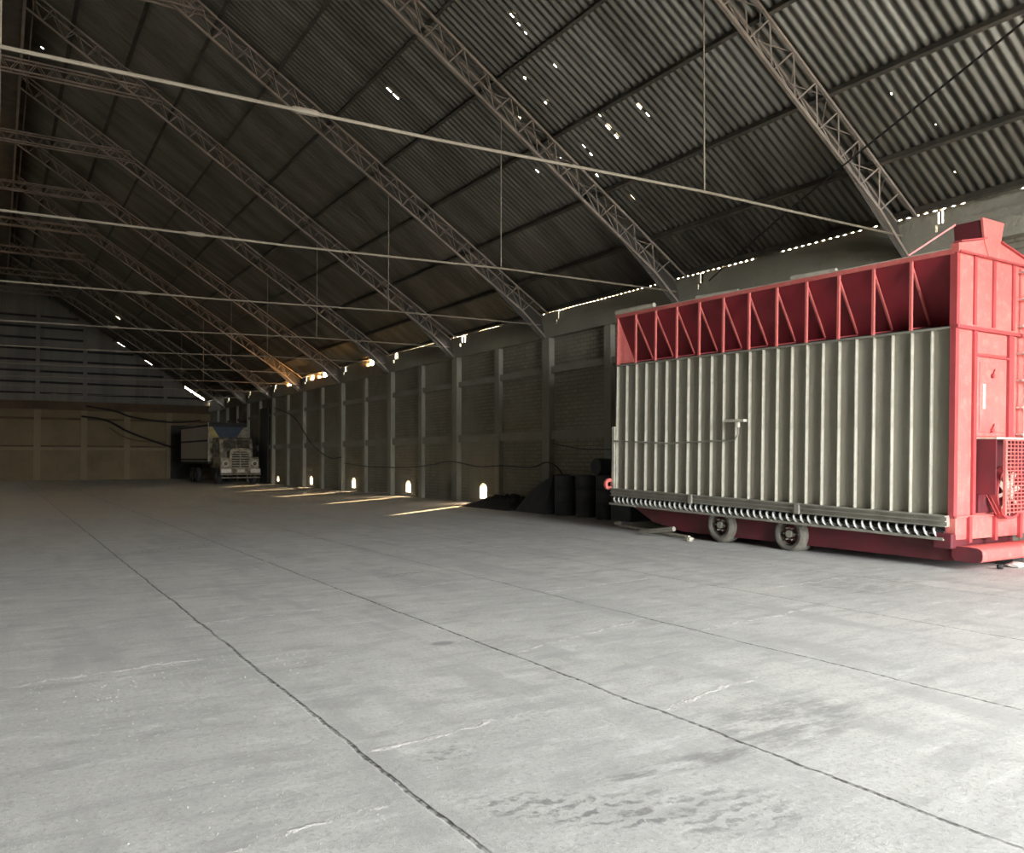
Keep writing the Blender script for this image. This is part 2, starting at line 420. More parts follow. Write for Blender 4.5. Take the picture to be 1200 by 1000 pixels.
# right wall: brick infill in front of which stand columns and beams
wr = MB(); TH = .22
ys = YF - .3
segs = []
for y, z0, z1 in HOLES:
    wr.box(XW, XW + TH, ys, y - .24, 0, 5.6)
    wr.box(XW, XW + TH, y - .24, y + .24, 0, z0)
    # arch head
    poly = [(y - .24, z1 - .18)] + [(y + .24 * math.cos(PI - PI * k / 8), z1 - .18 + .18 * math.sin(PI * k / 8)) for k in range(1, 8)] + [(y + .24, z1 - .18), (y + .24, z1 + .02), (y - .24, z1 + .02)]
    wr.prism(poly, 'x', XW, XW + TH)
    wr.box(XW, XW + TH, y - .24, y + .24, z1 + .02, 5.6)
    ys = y + .24
wr.box(XW, XW + TH, ys, YB + .3, 0, 5.6)
wall_r = wr.build('wall_right', M['brick']); struct(wall_r, 'long grey brick side wall with concrete columns')
wl_ = wall_r.location
def on_right(mb, name, m, label=None):
    o = mb.build(name, m, None); o.parent = wall_r; o.location = o.location - wl_
    if label: o['label'] = label
    return o
# eave beam, stepped, notched beside every truss where daylight comes through
notches = []
for k in range(0, 10):
    y = Y0 + BAY * k
    wd = .11 if k < 3 else .30
    notches.append((y - .62, y - .62 + wd * .6, 5.98)); notches.append((y - .62 + wd * .6, y - .62 + wd, 5.84))
for a, b in ((36.0, 36.5), (42.4, 43.1), (44.6, 45.0), (48.6, 49.2)):
    notches.append((a, b, 5.98))
notches.sort()
eb = MB()
_er = random.Random(21)
def eseg(a, b, top):
    if top > 6.2 and b - a > 1.3:
        y = a
        while y < b - .01:
            e = min(b, y + _er.uniform(.5, 1.3)); eseg(y, e, top + (.005 if y > 20 else 0) + _er.choice([-.004, .002, .002, .006, .03])); y = e
        return
    eb.box(XW - .22, XW + TH, a, b, 5.45, min(5.78, top))
    if top > 5.78: eb.box(XW - .14, XW + .02, a, b, 5.78, min(5.98, top))
    if top > 5.98: eb.box(XW - .06, XW + .02, a, b, 5.98, top)
ys = YF - .3; TOP = 6.258
for a, b, t in notches:
    eseg(ys, a, TOP); eseg(a, b, t); ys = b
eseg(ys, YB, TOP)
on_right(eb, 'eave_beam', M['conc'])
for z0, z1, nm in ((2.22, 2.50, 'tie_beam'), (4.32, 4.52, 'tie_beam')):
    on_right(MB().box(XW - .13, XW + .01, YF - .3, YB, z0, z1), nm, M['conc'])
cm = None
j = 0
for i in range(-6, 21):
    y = Y0 + BAY / 2 * i
    if y < YF or y > YB - .2: continue
    hw, dp_ = (.20, .20) if i % 2 == 0 else (.15, .16)
    on_right(MB().box(XW - dp_, XW + .01, y - hw, y + hw, 0, 5.45), 'column', M['conc'])

# left wall (out of the picture)
o = MB().box(-XW - TH, -XW, YF - .3, YB + .3, 0, 6.2).build('wall_left', M['brick']); struct(o)

# back wall
bw = MB().box(-XW, XW, YB, YB + .25, 0, 5.35)
wall_b = bw.build('wall_back', M['back']); struct(wall_b, 'tan plastered end wall with columns and brown beam')
def on_back(mb, name, m, label=None):
    o = mb.build(name, m, None); o.parent = wall_b; o.location = o.location - wall_b.location
    if label: o['label'] = label
    return o
on_back(MB().box(-XW, XW, YB - .25, YB + .1, 5.30, 5.95), 'ring_beam', M['back_dark'])
# gable of sheet metal, open slit along the low end of the roof slope
g = MB()
n = 30
for i in range(-n, n):
    x0 = XW * i / n; x1 = XW * (i + 1) / n
    xm = (x0 + x1) / 2
    gap = .16 if 13.0 < xm < 14.6 else (.05 if 7.9 < xm < 8.6 or 10.2 < xm < 10.6 else -.02)
    g.hexa([(x0, YB + .05, 5.9), (x1, YB + .05, 5.9), (x1, YB + .09, 5.9), (x0, YB + .09, 5.9), (x0, YB + .05, R(x0) - gap), (x1, YB + .05, R(x1) - gap), (x1, YB + .09, R(x1) - gap), (x0, YB + .09, R(x0) - gap)])
on_back(g, 'gable_sheeting', M['sheet'])
for i in range(8):
    z = 6.45 + .82 * i
    xe = XW - (z - 6.25) / SLOPE - .5
    lim = min(xe, 11.4) if i > 0 else xe
    if i in (5, 6): lim = min(xe, 5.6)
    on_back(MB().box(-lim, lim, YB - .07, YB + .05, z, z + .15), 'gable_girt', M['dark'])
for x in (2.6, 5.75, 11.5, -2.6, -5.75, -11.5):
    on_back(MB().box(x - .14, x + .14, YB - .10, YB + .04, 5.95, R(x) - .3), 'gable_post', M['sheet'])
for x in (2.6, 5.7, 8.7, 11.8, -.5, -2.6, -5.7, -8.7, -11.8):
    on_back(MB().box(x - .22, x + .22, YB - .16, YB + .02, 0, 5.3), 'column', M['back_col'])
for z0, z1, m_ in ((2.25, 2.50, 'back_col'), (2.50, 2.62, 'back_dark'), (4.55, 4.72, 'back_dark')):
    on_back(MB().box(-XW, XW, YB - .10, YB + .02, z0, z1), 'tie_beam', M[m_])
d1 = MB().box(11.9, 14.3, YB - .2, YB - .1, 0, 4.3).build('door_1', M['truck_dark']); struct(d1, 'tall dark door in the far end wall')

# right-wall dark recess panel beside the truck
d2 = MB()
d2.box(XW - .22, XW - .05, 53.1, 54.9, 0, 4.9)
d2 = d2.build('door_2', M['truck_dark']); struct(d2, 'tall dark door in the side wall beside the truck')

# front wall around the open doorway (behind the camera)
fw = MB()
a_, b_, h_ = DOOR
fw.prism([(-XW, 0), (a_, 0), (a_, R(a_) - .1), (0, R(0) - .1), (-XW, 6.2)], 'y', YF - .25, YF)
fw.prism([(b_, 0), (XW, 0), (XW, 6.15), (b_, R(b_) - .05)], 'y', YF - .25, YF)
fw.prism([(a_, h_), (b_, h_), (b_, R(b_) - .05), (a_, R(a_) - .1)], 'y', YF - .25, YF)
struct(fw.build('wall_front', M['conc']))

# ------------------------------------------------------------------ roof purlins
PX = [14.75, 13.63, 12.2, 10.68, 9.2, 7.7, 6.2, 4.7, 3.3, 1.85, .5]
ORD = ['lowest', 'second', 'third', 'fourth', 'fifth', 'sixth', 'seventh', 'eighth', 'ninth', 'tenth', 'topmost']
for s_ in (1, -1):
    for i, x in enumerate(PX):
        mb = MB(); th = math.atan(SLOPE) * s_
        zc = R(x) - .04 - .075
        X_ = s_ * x
        u = Vector((math.cos(th), 0, -math.sin(th))); v = Vector((math.sin(th), 0, math.cos(th)))
        def pt(a, b, y): return Vector((X_, y, zc)) + u * a + v * b
        # C-section: web and two flanges
        for a0, a1, b0, b1 in ((-.035, -.028, -.07, .07), (-.035, .035, .063, .07), (-.035, .035, -.07, -.063)):
            mb.hexa([pt(a0, b0, YF), pt(a1, b0, YF), pt(a1, b0, YB), pt(a0, b0, YB), pt(a0, b1, YF), pt(a1, b1, YF), pt(a1, b1, YB), pt(a0, b1, YB)])
        ob = mb.build('roof_purlin', M['steel'])
        side = 'right' if s_ == 1 else 'left'
        tag(ob, f'dark steel purlin under the {side} roof slope, {ORD[i]} up from the wall', 'purlin', 'purlins under the ' + side + ' roof slope')

# ------------------------------------------------------------------ trusses
def truss(k0y):
    t = thing('roof_truss', (0, k0y, 5.4), '', 'truss', 'lattice roof trusses')
    Z0 = 5.4
    def top(x): return R(x) - .04 - .15 - .03 - Z0
    def bot(x):
        x = abs(x); d = .52
        return top(x) - d
    HY = .21
    for s_ in (1, -1):
        XEe = XW - .25
        for y in (-HY, HY):
            MB().bar((s_ * XEe, y, top(XEe)), (0, y, top(0)), .05, .05).build('top_chord', M['truss'], t)
        # bottom chord: from the wall to just short of the ridge
        MB().bar((s_ * (XW - .18), 0, .05), (s_ * 13.9, 0, bot(13.9) + .03), .06, .06).bar((s_ * 13.9, 0, bot(13.9) + .03), (0, 0, bot(0)), .06, .06).build('bottom_chord', M['truss'], t)
        for y in (-HY, HY):
            mb = MB(); x = 14.2; n = 48; xs = [14.2 - (14.2 - .15) * i / n for i in range(n + 1)]
            for i in range(n):
                a, b = xs[i], xs[i + 1]
                p = (s_ * a, y, top(a)) if i % 2 == 0 else (s_ * a, 0, bot(a))
                q = (s_ * b, 0, bot(b)) if i % 2 == 0 else (s_ * b, y, top(b))
                mb.bar(p, q, .022, .022)
            mb.build('lattice_bars', M['truss'], t)
        mb = MB(); xs = [14.2 - (14.2 - .15) * i / 34 for i in range(35)]
        for i in range(34):
            a, b = xs[i], xs[i + 1]; sg = 1 if i % 2 else -1
            mb.bar((s_ * a, -HY * sg, top(a)), (s_ * b, HY * sg, top(b)), .018, .018)
        mb.build('cross_bars', M['truss'], t)
        # end plate
        pl = MB()
        p = [(12.7, top(12.7)), (14.75, top(14.75)), (14.82, .02), (14.6, .05), (12.7, bot(12.7))]
        for ysgn in (1,):
            y1, y2 = HY - .012, HY
            vs = [(s_ * a, y1 * .98 if False else y1, b) for a, b in p] + [(s_ * a, y2, b) for a, b in p]
            # lean the plate from the bottom chord (y=0) to the far top chord
            def ly(a, b): return HY * max(0, min(1, (b - bot(a)) / .52))
            vs = [(s_ * a, ly(a, b), b) for a, b in p] + [(s_ * a, ly(a, b) + .012, b) for a, b in p]
            n = len(p)
            pl.add(vs, [tuple(range(n)), tuple(range(n, 2 * n))[::-1]] + [(i, i + n, (i + 1) % n + n, (i + 1) % n) for i in range(n)])
        pl.build('end_plate', M['truss_plate'], t)
    # collar: box lattice across the hall high under the ridge
    zc = 12.85 - Z0; xc = 4.15
    cb = MB()
    for y in (-.12, .12):
        for z in (zc, zc + .34): cb.bar((-xc - .2, y, z), (xc + .2, y, z), .045, .045)
    n = 36
    for i in range(n):
        a = -xc + 2 * xc * i / n; b = -xc + 2 * xc * (i + 1) / n
        for y in (-.12, .12):
            cb.bar((a, y, zc if i % 2 else zc + .34), (b, y, zc + .34 if i % 2 else zc), .016, .016)
    cb.build('collar_beam', M['truss'], t)
    # tie rod across the hall with hangers
    zt = 5.68 - Z0
    pts = []
    for x, dz in ((-14.6, .17), (-9.4, .12), (-4.7, -.03), (0, -.10), (4.7, -.03), (9.4, .12), (14.6, .17)): pts.append((x, 0, zt + dz))
    fine = []
    for a, b in zip(pts[:-1], pts[1:]):
        for q in range(6):
            f_ = q / 6
            fine.append((a[0] + (b[0] - a[0]) * f_, 0, a[2] + (b[2] - a[2]) * f_))
    fine.append(pts[-1])
    MB().tube(fine, .022, 6).build('tie_rod', M['rod'], t, smooth=True)
    for x in (3.0, -3.0):
        MB().tube([(x - .16, 0, zt - .055), (x - .10, 0, zt - .055), (x + .10, 0, zt - .05), (x + .16, 0, zt - .05)], [.03, .042, .042, .03], 8).build('turnbuckle', M['rod'], t)
    for x in (9.4, -9.4):
        MB().tube([(x, 0, zt + .12), (x, 0, bot(x) + .02)], .014, 6).build('hanger_rod', M['rod'], t)
    MB().tube([(0, 0, zt - .1), (0, 0, 12.85 - Z0)], .012, 6).build('hanger_rod', M['rod'], t)
    return t
t0 = truss(FRAMES[0])
names = {-2: 'roof truss behind the camera above the open doorway', -1: 'roof truss just behind the camera',
         0: 'nearest roof truss, landing above the near end of the red grain dryer', 1: 'second nearest roof truss, landing above the far end of the red grain dryer'}
ordn = ['', '', 'third', 'fourth', 'fifth', 'sixth', 'seventh', 'eighth', 'ninth', 'tenth']
for i, y in enumerate(FRAMES):
    k = i - 2
    t = t0 if i == 0 else copy_tree(t0)
    t.location = (0, y, 5.4)
    t['label'] = 'rusty lattice ' + (names[k] if k in names else f'roof truss, {ordn[k]} counted from the dryer towards the far wall')

# ridge conveyor gallery
t = thing('conveyor_gallery', (0, 30, 14.0), 'dark conveyor gallery slung along the ridge at the top left', 'conveyor')
mb = MB(); 
mb.box(-.55, .55, -38, 40, .25, .32); mb.build('walkway_deck', M['steel'], t)
mb = MB().box(-.30, .30, -38, 40, .33, .70); mb.build('conveyor_casing', M['truss_plate'], t)
for s_ in (-1, 1):
    MB().bar((s_ * .82, -38, .95), (s_ * .82, 40, .95), .04, .04).build('hand_rail', M['truss'], t)
    MB().bar((s_ * .56, -38, .22), (s_ * .56, 40, .22), .08, .12).build('side_beam', M['truss'], t)
for i in range(0, 13):
    y = Y0 + BAY * (i - 2) - 30
    if -38 < y < 40:
        MB().box(-.40, .40, y + 1.5, y + 1.85, .36, .78).build('casing_collar', M['truss'], t)

# added warm area lights standing in for daylight glow at the broken eave
def gap_light(y, z, e, size=.18, aim=(-1, 0, .55)):
    l = bpy.data.lights.new('eave_fill_light', 'AREA'); l.shape = 'RECTANGLE'; l.size = size; l.size_y = .22
    l.energy = e * .07; l.color = (1.0, .50, .15)
    o = bpy.data.objects.new('eave_fill_light', l); COL.objects.link(o); o.location = (XW + .0, y, z)
    o.rotation_euler = Vector(tuple(-c for c in aim)).to_track_quat('Z', 'Y').to_euler()
for k, e in ((0, 3), (1, 3), (2, 4), (3, 9), (4, 12), (5, 12), (6, 12), (7, 6)):
    gap_light(Y0 + BAY * k - 1.6, 6.02, e, .4)
for y, e in ((36.6, 90), (43.6, 200), (45.0, 70), (49.3, 60)): gap_light(y, 6.06, e, .5, (-.55, 0, .8))

# ------------------------------------------------------------------ grain dryer
TILT = math.atan(.17 / 7.67)
D = thing('grain_dryer', (11.75, 6.76, 0), 'large red mobile grain dryer with grey ribbed side beside the right wall', 'grain dryer', rot=(TILT, 0, 0))
L = 7.68; W = 2.2
# grey side body
MB().box(.08, W, .04, L - .02, .74, 3.52).build('body', M['galv'], D, bevel=.01)
NR = 24; ribm = None
for i in range(NR + 1):
    y = .03 + (L - .06) * i / NR
    if ribm is None:
        ribm = MB().box(.010, .085, -.006, .006, .775, 3.52).box(.006, .012, -.009, .009, .775, 3.52).build('rib', M['rib'], D)
        r = ribm
    else:
        r = ribm.copy(); COL.objects.link(r)
    r.location = (0, y, 0)
MB().box(-.01, .10, 0, L, 3.50, 3.53).build('rib_cap', M['trough'], D)
# upper red hopper gallery
hp = MB()
hp.hexa([(.02, .02, 4.58), (.56, .02, 3.56), (.60, .02, 3.56), (.06, .02, 4.60), (.02, L - .04, 4.58), (.56, L - .04, 3.56), (.60, L - .04, 3.56), (.06, L - .04, 4.60)])
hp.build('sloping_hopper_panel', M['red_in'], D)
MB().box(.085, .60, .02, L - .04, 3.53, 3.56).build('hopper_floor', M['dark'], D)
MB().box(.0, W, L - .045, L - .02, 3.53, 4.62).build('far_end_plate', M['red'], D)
MB().box(.6, W, .02, L - .04, 3.53, 4.60).build('upper_casing', M['red_shaded'], D)
MB().box(-.02, .05, 0, L, 4.58, 4.65).build('top_rail', M['red'], D)
MB().box(-.02, W, 0, L, 4.65, 4.665).build('top_sheet', M['pale'], D)
post = None
for i in range(2, NR, 2):
    y = .03 + (L - .06) * i / NR
    if post is None:
        post = MB().bar((0.0, 0, 3.53), (0.0, 0, 4.58), .04, .04, (0, 1, 0)).build('gallery_post', M['red'], D)
        br = MB().bar((.0, 0, 4.52), (.50, 0, 3.66), .035, .03, (0, 1, 0)).build('diagonal_brace', M['red'], D)
        ft = MB().bar((.0, 0, 3.56), (.50, 0, 3.64), .02, .02, (0, 1, 0)).build('foot_rod', M['red_seam'], D)
        a, b, c = post, br, ft
    else:
        a, b, c = post.copy(), br.copy(), ft.copy()
        for q in (a, b, c): COL.objects.link(q)
    for q in (a, b, c): q.location = (0, y, 0)
# discharge trough with screw
MB().box(-.13, .08, .03, L + .02, .755, .775).box(-.08, .08, .03, L + .02, .70, .755).box(-.12, .08, .03, L + .02, .685, .70).box(-.07, .08, .03, L + .02, .625, .685).box(-.12, .0, .03, L + .02, .612, .625).build('trough_beam', M['trough'], D)
MB().box(.02, .06, .05, L, .42, .60).build('trough_back', M['dark'], D)
MB().box(-.13, .04, .05, L + .02, .415, .435).box(-.13, -.12, .05, L + .02, .435, .458).build('trough_lip', M['trough'], D)
hx = MB(); vs = []; PITCHY = .147; turns = 51; NS = 14
for i in range(turns * NS + 1):
    a = 2 * PI * i / NS; y = .12 + PITCHY * i / NS
    ca, sa = math.cos(a), math.sin(a)
    for r in (.02, .077): 
        vs.append((-.055 + r * ca, y - .007, .525 - r * sa)); vs.append((-.055 + r * ca, y + .007, .525 - r * sa))
fs = []
for i in range(turns * NS):
    a = 4 * i; b = a + 4
    fs += [(a, a + 2, b + 2, b), (a + 1, b + 1, b + 3, a + 3), (a + 2, a + 3, b + 3, b + 2)]
hx.add(vs, fs)
hx.build('discharge_screw', M['flight'], D, smooth=True)
MB().tube([(-.045, .08, .525), (-.045, L, .525)], .022, 8).build('screw_shaft', M['dark'], D)
for y in (2.62, 5.18):
    MB().box(-.145, -.10, y - .045, y + .045, .60, .78).build('joint_bracket', M['trough'], D)
MB().lathe([(-.03, .06), (.03, .06), (.03, .13), (-.03, .13)], (-.06, L + .12, .86), 'y', 20).build('far_pulley', M['red'], D)
MB().box(-.02, .06, L + .0, L + .08, .60, 2.15).build('far_corner_post', M['pale'], D)
# conduit
MB().tube([(-.02, L + .02, 2.0 - .17), (-.02, 6.0, 1.93 - .14), (-.02, 4.30, 1.95 - .095), (-.03, 4.12, 1.95 - .08), (-.045, 4.04, 2.05 - .08), (-.05, 4.03, 2.25 - .08)], .018, 8).build('conduit', M['trough'], D, smooth=True)
MB().box(-.10, -.0, 3.86, 4.32, 2.20, 2.25).tube([(-.05, 4.03, 2.10), (-.05, 4.03, 2.21)], .035, 8).build('conduit_bracket', M['pale'], D)
# underframe
uf = MB()
uf.add([(.10, .1, .40), (.10, .1, .10), (.10, 5.6, .0), (.10, 6.5, .12), (.10, 7.15, .40)] + [(1.9, .1, .40), (1.9, .1, .10), (1.9, 5.6, .0), (1.9, 6.5, .12), (1.9, 7.15, .40)],
       [(0, 1, 2, 3, 4), (9, 8, 7, 6, 5), (0, 5, 6, 1), (1, 6, 7, 2), (2, 7, 8, 3), (3, 8, 9, 4), (4, 9, 5, 0)])
ufo = uf.build('chassis_hull', M['red_shaded'], D)
MB().box(.1, 2.4, .05, L, .40, .74).build('base_frame', M['red_shaded'], D)
# wheels (local z lowered by the tilt)
def wheel(name, y, r, flat, par, xo=-.02, wdt=.30, m1=None):
    cz = r - y * math.tan(TILT) if par is D else r
    if flat: cz -= .045
    h = wdt / 2
    prof = [(-h, r * .62), (-h - .012, r * .78), (-h + .02, r * .95), (-h + .05, r), (h - .05, r), (h - .02, r * .95), (h + .012, r * .78), (h, r * .62)]
    w_ = MB().lathe(prof, (xo + h, y, cz), 'x', 36, squash=(cz - r + .05) if flat else None).build(name, m1 or M['tyre'], par, smooth=True)
    rm = MB()
    rm.lathe([(-.11, r * .63), (-.13, r * .60), (.02, r * .50), (.04, r * .16), (.08, r * .16), (.08, r * .60), (.1, r * .63)], (xo + h, y, cz), 'x', 28)
    rm.build('rim', M['rim'], w_, smooth=True)
    hb = MB(); hb.disc((xo + h - .07, y, cz), r * .19, 'x', .16, 16)
    for q in range(6):
        a = q * PI / 3; hb.disc((xo + h - .06, y + r * .33 * math.cos(a), cz + r * .33 * math.sin(a)), .015, 'x', .16, 6)
    hb.build('hub', M['trough'], w_)
    return w_
wheel('wheel', 4.50, .335, False, D)
wheel('wheel', 2.88, .335, True, D)
wheel('wheel', 4.50, .335, False, D, xo=1.9)
wheel('wheel', 2.88, .335, False, D, xo=1.9)
MB().bar((.3, 4.5, .24), (2.0, 4.5, .24), .08, .08).build('axle', M['dark'], D)
MB().bar((.3, 2.88, .27), (2.0, 2.88, .27), .08, .08).build('axle', M['dark'], D)

# near end face
MB().box(0, W, -.01, .04, .76, 3.55).build('end_panel', M['red'], D)
MB().box(-.012, .075, -.035, .05, .74, 3.55).build('corner_post', M['red_seam'], D)
MB().box(0.03, W, -.03, .06, 3.53, 4.62).build('upper_end_panel', M['red'], D)
MB().box(-.012, .06, -.045, .06, 3.55, 4.66).build('upper_corner_post', M['red_seam'], D)
for x in (.62, 1.14, 1.70, 2.2):
    MB().box(x - .035, x + .035, -.055, -.03, 3.58, 4.60).build('seam_strip', M['red_seam'], D)
MB().box(-.02, W + .02, -.07, .0, 3.50, 3.55).build('shelf_strip', M['red_seam'], D)
gb = MB().prism([(-.03, 4.60), (-.03, 4.72), (.64, 4.86), (1.07, 4.86), (W + .05, 4.60), (W + .05, 4.60)], 'y', -.075, .04)
gb.build('gable_fascia', M['red'], D)
MB().bar((-.04, -.06, 4.735), (.65, -.06, 4.875), .12, .02).bar((1.06, -.06, 4.875), (W + .05, -.06, 4.615), .12, .02).build('gable_capping', M['red_seam'], D)
MB().bar((-.0, -.08, 4.605), (W, -.08, 4.605), .02, .03).build('fascia_seam', M['red_seam'], D)
ch = MB()
ch.add([(.86, -.09, 5.24), (1.46, -.09, 5.24), (1.36, -.09, 4.88), (1.24, -.09, 4.66), (1.06, -.09, 4.66), (.93, -.09, 4.88)] +
       [(.86, -.055, 5.24), (1.46, -.055, 5.24), (1.36, -.055, 4.88), (1.24, -.055, 4.66), (1.06, -.055, 4.66), (.93, -.055, 4.88)],
       [(0, 5, 4, 3, 2, 1), (6, 7, 8, 9, 10, 11)] + [(i, (i + 1) % 6, (i + 1) % 6 + 6, i + 6) for i in range(6)])
ch.build('spout_front', M['red'], D)
MB().hexa([(.92, -.05, 4.9), (1.38, -.05, 4.9), (1.38, .36, 4.9), (.92, .36, 4.9), (.89, -.05, 5.22), (1.43, -.05, 5.22), (1.43, .36, 5.22), (.89, .36, 5.22)]).build('spout_box', M['red_shaded'], D)
MB().bar((.6, .34, 5.16), (.0, .72, 4.68), .025, .025).build('stay_rod', M['red'], D)
# posts, hatch and door
MB().box(.64, .72, -.05, 0, .76, 3.52).build('door_post', M['red_seam'], D)
MB().box(1.60, 1.74, -.06, 0, .76, 3.52).build('door_post', M['red_seam'], D)
MB().box(.74, 1.58, -.03, 0, 3.17, 3.48).build('hatch', M['red'], D, bevel=.008)
MB().box(.72, 1.60, -.055, 0, 3.12, 3.15).build('hatch_ledge', M['red_seam'], D)
dr = MB().box(.75, 1.57, -.035, 0, 1.94, 3.12).box(.80, 1.52, -.05, -.03, 2.0, 3.05).build('service_door', M['red'], D, bevel=.01)
for z in (2.03, 2.85):
    MB().tube([(1.12, -.045, z), (1.12, -.085, z)], .035, 10).bar((1.12, -.07, z + .02), (1.17, -.07, z + .1), .015, .015).build('door_latch', M['red_seam'], dr)
MB().box(.88, .95, -.053, -.049, 2.35, 2.72).build('worn_patch', M['white'], dr)
MB().box(.72, 2.4, -.34, 0, 1.895, 1.925).build('guard_shelf', M['pale'], D)
# ladder
ld = MB().tube([(1.90, -.14, 1.93), (1.90, -.14, 4.58)], .022, 8).build('ladder_rail', M['white'], D, smooth=True)
MB().tube([(2.30, -.14, 1.93), (2.30, -.14, 4.58)], .022, 8).build('ladder_rail', M['white'], D, smooth=True)
for i in range(7):
    z = 1.98 + .42 * i
    MB().tube([(1.84, -.14, z), (2.30, -.14, z)], [.018, .018], 8).tube([(1.90, -.02, z), (1.90, -.14, z)], .014, 6).tube([(2.02, -.14, z), (2.09, -.14, z)], [.02, .05], 8).build('ladder_rung', M['white'], D)
# fan housing and guard
MB().box(.74, .77, -.32, 0, 1.08, 1.90).build('fan_housing_side', M['red_shaded'], D)
MB().box(.77, 2.35, -.06, -.02, .80, 1.88).build('fan_housing_back', M['red_shaded'], D)
MB().box(2.33, 2.36, -.32, 0, .8, 1.90).build('fan_housing_side', M['red_shaded'], D)
gd = MB()
for i in range(20):
    z = .82 + 1.06 * i / 19; gd.bar((1.02, -.33, z), (2.36, -.33, z), .012, .014)
for i in range(14):
    x = 1.02 + 1.34 * i / 13; gd.bar((x, -.335, .80), (x, -.335, 1.90), .014, .012)
gd.build('fan_guard', M['red'], D)
MB().bar((1.0, -.32, .78), (1.0, -.32, 1.9), .04, .04).build('guard_frame', M['red'], D)
fan = MB().lathe([(-.06, .36), (.06, .36), (.06, .40), (-.06, .40)], (1.35, -.18, 1.10), 'y', 28)
fan.build('fan_ring', M['red_seam'], D, smooth=True)
fb = MB()
for q in range(8):
    a = 2 * PI * q / 8 + .2
    p = Vector((1.35, -.18, 1.10)); e = p + Vector((math.cos(a), 0, math.sin(a))) * .35
    fb.bar(p, e, .07, .012, up=(math.sin(a) * .5, 1, -math.cos(a) * .5))
fb.disc((1.35, -.18, 1.10), .07, 'y', .12, 14)
fb.build('fan_blades', M['pale'], D)
for x in (.80, .90):
    MB().bar((x, -.30, .80), (x + .08, -.10, 1.10), .014, .014).build('guard_stay', M['red_seam'], D)
# sill frame and tow beam
MB().box(.0, W, -.06, .1, .42, .76).build('end_sill', M['red'], D, bevel=.01)
MB().box(-.02, W, -.085, -.05, .745, .775).build('sill_cap', M['red'], D)
for x in (.28, .98, 1.7):
    MB().box(x, x + .07, -.11, -.05, .38, .76).build('sill_post', M['red_seam'], D)
MB().box(-.10, .30, -.06, .22, .30, .52).build('corner_bracket', M['red_shaded'], D, bevel=.02)
tb = MB(); n = 16; hh, ww = .11, .22
ring = []
for q in range(n):
    a = 2 * PI * q / n; ca, sa = math.cos(a), math.sin(a)
    ring.append((-.22 + ww * math.copysign(abs(ca) ** .5, ca), .235 + hh * math.copysign(abs(sa) ** .6, sa)))
tb.prism(ring, 'x', .03, 2.5)
tb.build('tow_beam', M['red'], D, smooth=True)
MB().prism([(u, v) for u, v in ring], 'x', .01, .031).build('beam_end_cap', M['red_shaded'], D)
MB().tube([(1.45, -.42, .30), (1.45, -.42, .62)], .03, 8).tube([(1.2, -.40, .50), (1.42, -.42, .34)], .015, 6).build('jack_handle', M['trough'], D)
MB().lathe([(-.04, .0), (-.04, .05), (.04, .05), (.04, .0)], (1.45, -.42, .33), 'z', 12).build('jack_socket', M['trough'], D)
MB().box(1.2, 1.5, -.25, .0, .0, .14).build('jack_foot', M['dark'], D)

for o_ in D.children:
    n_ = o_.name.split('.')[0]
    if n_ == 'seam_strip': o_.location.x -= .15
    elif n_ in ('spout_front', 'spout_box'): o_.location.x -= .30; o_.location.z -= .07
    elif n_ in ('door_post', 'hatch', 'hatch_ledge', 'service_door', 'guard_shelf', 'ladder_rail', 'ladder_rung', 'fan_housing_side', 'fan_housing_back', 'fan_guard', 'guard_frame', 'fan_ring', 'fan_blades', 'guard_stay'): o_.location.x -= .18

# pale pipes lying on top of the dryer
def dz(y): return math.tan(TILT) * (y - 6.76)
for (ya, yb, xa, xb, r, lab) in ((14.35, 13.1, 11.76, 11.76, .05, 'pale dusty tube lying on the far top corner of the red dryer'), (11.9, 10.9, 11.80, 11.90, .035, 'pale tube lying along the middle of the dryer top'), (9.6, 8.75, 11.82, 11.90, .045, 'short thick pale tube lying on the near half of the dryer top')):
    zt = 4.665 + r
    mb = MB().tube([(xa, ya, zt + dz(ya)), (xb, yb, zt + dz(yb))], r, 10)
    tag(mb.build('tube', M['pale'], smooth=True), lab, 'tube')

# ------------------------------------------------------------------ floor pieces near the dryer
tag(MB().tube([(12.35, 14.9, .05), (11.62, 11.95, .05)], .035, 8).build('pole', M['pale'], smooth=True), 'long pale pole lying on the floor under the dryer edge', 'pole')
tag(MB().tube([(11.53, 13.3, .06), (11.50, 12.25, .20)], [.05, .05], 8).build('draw_pipe', M['trough'], smooth=True), 'short grey pipe slanting up to the first dryer wheel', 'pipe')
def lump(name, x, y, r, m, lab, cat, squash=.5, seed=1):
    rnd = random.Random(seed); mb = MB(); n, k = 10, 6; vs = []
    for i in range(k + 1):
        th = PI * i / k
        for j in range(n):
            ph = 2 * PI * j / n; rr = r * (1 + rnd.uniform(-.22, .22)) if 0 < i < k else r
            vs.append((x + rr * math.sin(th) * math.cos(ph), y + rr * math.sin(th) * math.sin(ph), max(0.002, r * squash * (.9 + math.cos(th)))))
    fs = [(i * n + j, i * n + (j + 1) % n, (i + 1) * n + (j + 1) % n, (i + 1) * n + j) for i in range(k) for j in range(n)]
    mb.add(vs, fs); o = mb.build(name, m); tag(o, lab, cat); return o
lump('stone', 12.55, 15.25, .10, M['pale'], 'pale stone at the far end of the pole by the dryer', 'stone', .7, 2)
lump('stone', 11.42, 11.72, .07, M['pale'], 'small pale stone beside the first dryer wheel', 'stone', .7, 3)
lump('rag', 12.75, 6.35, .13, M['white'], 'crumpled white rag on the floor in front of the tow beam', 'rag', .35, 4)
lump('rag', 13.35, 6.0, .18, M['white'], 'larger white rag heap on the floor at the right edge', 'rag', .3, 5)
